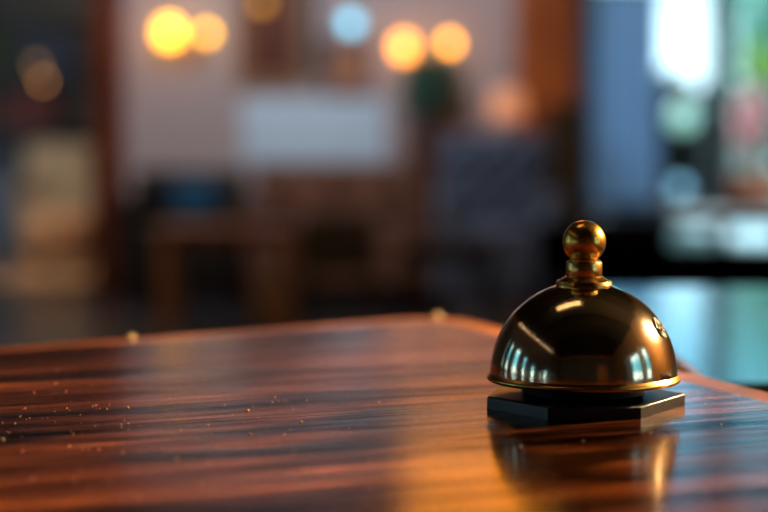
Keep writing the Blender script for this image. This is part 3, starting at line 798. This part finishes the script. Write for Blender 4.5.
M_hedge = leafmat('dark_hedge_leaf', (22, 48, 46), (20, 60, 50))
M_mint = leafmat('mint_leaf', (126, 180, 164), (128, 190, 168))
M_yel = leafmat('yellow_green_leaf', (190, 215, 120), (190, 220, 120))
M_pink = leafmat('pink_blossom', (240, 170, 170), (240, 175, 175))
Y = 14.2
hx0, hx1 = X(560, Y), X(722, Y)
hd = bush('hedge', 'dark clipped hedge outside the window below the bright sky', 'hedge', (hx0 + hx1) / 2, Y, 0.02, (hx1 - hx0) * .62, .35, .68, 6200, .11, M_hedge, True, 4)
Y = 12.8
bush('tree', 'mint green leafy young tree outside the right pane', 'tree', X(778, Y), Y - .1, .42, .42, .3, 1.05, 1500, .12, M_mint, True, 8)
bush('bush', 'yellow-green bush beside the mint green tree outside', 'bush', X(757, Y - .35), Y - .55, Zp(84, Y - .6), .1, .1, .13, 260, .07, M_yel, True, 9)
pt = bush('flowering_bush', 'pink flowering bush in a terracotta pot outside the right pane', 'bush', X(750, 12), 12.0, Zp(150, 12), .1, .12, .19, 360, .07, M_pink, True, 10)
MB().lathe([(.13, 0), (.15, .02), (.19, .55), (.21, .56), (.21, .64), (.18, .64), (.17, .55), (0, .5)], n=32, cap=False).build('pot', mat('terracotta', (176, 98, 60), .7), pt)


def bright_globe(label, px, py, Y_, r, m):  # made-up globes; their glow imitates a sky gap and a highlight
    p = at(px, py, Y_); t = thing('bright_globe', label, 'garden lamp', (p.x, p.y, 0), 0, 'added globes outside the window')
    MB().ball((0, 0, p.z), r, 3).build('globe', m, t); MB().tube([(0, 0, .02), (0, 0, p.z - r * .9)], .014).build('pole', M_darkmetal, t)
    MB().lathe([(.07, 0), (.07, .015), (.02, .04)], n=20).build('base', M_darkmetal, t)


bright_globe('added pale green globe standing in for a sky gap outside, taller of the two before the hedge', 683, 118, 11.6, .085, mat('sky_gap_globe', (190, 225, 205), .4, emit=(150, 205, 185), estr=.95))
bright_globe('added pale blue globe standing in for a highlight outside, shorter of the two before the hedge', 680, 188, 11.3, .05, mat('highlight_globe', (150, 195, 215), .4, emit=(120, 180, 205), estr=1.5))

# ------------------------------------------------------------------ lights
wd_ = bpy.data.worlds.new('sky'); SC.world = wd_; wd_.use_nodes = True
nt = wd_.node_tree; bg = nt.nodes['Background']
tc = nt.nodes.new('ShaderNodeTexCoord'); sp = nt.nodes.new('ShaderNodeSeparateXYZ'); rp = nt.nodes.new('ShaderNodeValToRGB')
nt.links.new(tc.outputs['Generated'], sp.inputs[0]); nt.links.new(sp.outputs['Z'], rp.inputs['Fac'])
e = rp.color_ramp.elements; e[0].position = .06; e[0].color = (.70, .92, 1, 1); e[1].position = .115; e[1].color = (.11, .40, .58, 1); x_ = e.new(.24); x_.color = (.12, .42, .6, 1); x_ = e.new(.34); x_.color = (.66, .86, 1, 1)
nt.links.new(rp.outputs['Color'], bg.inputs['Color']); bg.inputs['Strength'].default_value = 3.0

lp = B + Vector((1.58, .80, .86))
ks = lamp('key_lamp', 'SPOT', lp, 760, (1, .74, .42), .10, target=B + Vector((-.12, .08, 0)))
ks.data.spot_size = math.radians(46); ks.data.spot_blend = 1.0
lamp('side_fill', 'POINT', lp + Vector((.1, .05, .12)), 105, (1, .66, .28), .08)  # unseen lamp added to warm the right wall and the knob
sun = bpy.data.lights.new('daylight_sun', 'SUN'); sun.energy = 9; sun.color = (.86, .96, 1); sun.angle = math.radians(3)
so = bpy.data.objects.new('daylight_sun', sun); COL.objects.link(so); so.location = (1.5, 20, 6)
so.rotation_euler = Vector((0, -math.cos(math.radians(20)), -math.sin(math.radians(20)))).to_track_quat('-Z', 'Y').to_euler()
lamp('room_fill', 'AREA', (-.6, 6.8, 3.05), 34, (1, .78, .58), 1.2, target=(-.6, 9.6, .4))  # added out of view as warm fill over the seating
lamp('far_wash', 'AREA', (-.6, 8.2, 3.0), 52, (.68, .82, 1), 1.2, target=(-.5, 10.3, 1.2))  # cool fill without a fixture, added to brighten the far wall
lw_ = lamp('left_wash', 'AREA', (-2.9, 1.0, 3.0), 2.5, (1, .78, .55), .07, size_y=5.5)  # unseen strip, added to light the left wall and streak the dome
lw_.rotation_euler = (0, math.radians(-12), 0)
lamp('back_room_fill', 'POINT', (-2.2, 11.2, 2.72), 200, (1, .8, .6), .2)  # hidden above the doorway head, added to light the ottoman and armchair

cl = thing('ceiling_light', 'flat rectangular ceiling light between two beams, reflected on top of the bell', 'ceiling light', (-.42, 1.45, CEIL))
MB().box(0, 0, -.02, 1.0, .42, .04, .006).build('frame', M_darkmetal, cl)
for k in (-1, 1): MB().box(0, k * .1, -.043, .92, .14, .012, .003).build('diffuser', mat('warm_white_diffuser', (240, 225, 200), .5, emit=(255, 214, 160), estr=3), cl)
# large warm drum pendant over the lounge, mirrored in the table top
dp_ = thing('drum_pendant', 'large warm fabric drum pendant lamp hanging in the lounge', 'pendant lamp', (.31, 5.2, 1.68))
MB().lathe([(.25, 0), (.25, .5)], n=48, cap=False).build('lamp_shade', mat('warm_drum_shade', (230, 180, 110), .8, emit=(255, 165, 56), estr=4), dp_)
MB().lathe([(.045, .1), (.05, .2), (.02, .26)], n=20).build('bulb', mat('warm_bulb', (255, 220, 160), .4, emit=(255, 190, 90), estr=4), dp_)
MB().tube([(0, 0, .25), (0, 0, CEIL - 1.68 - .01)], .005, 8).build('cord', M_darkmetal, dp_)
MB().lathe([(.06, CEIL - 1.705), (.06, CEIL - 1.68)], n=20).build('ceiling_cap', M_darkmetal, dp_)
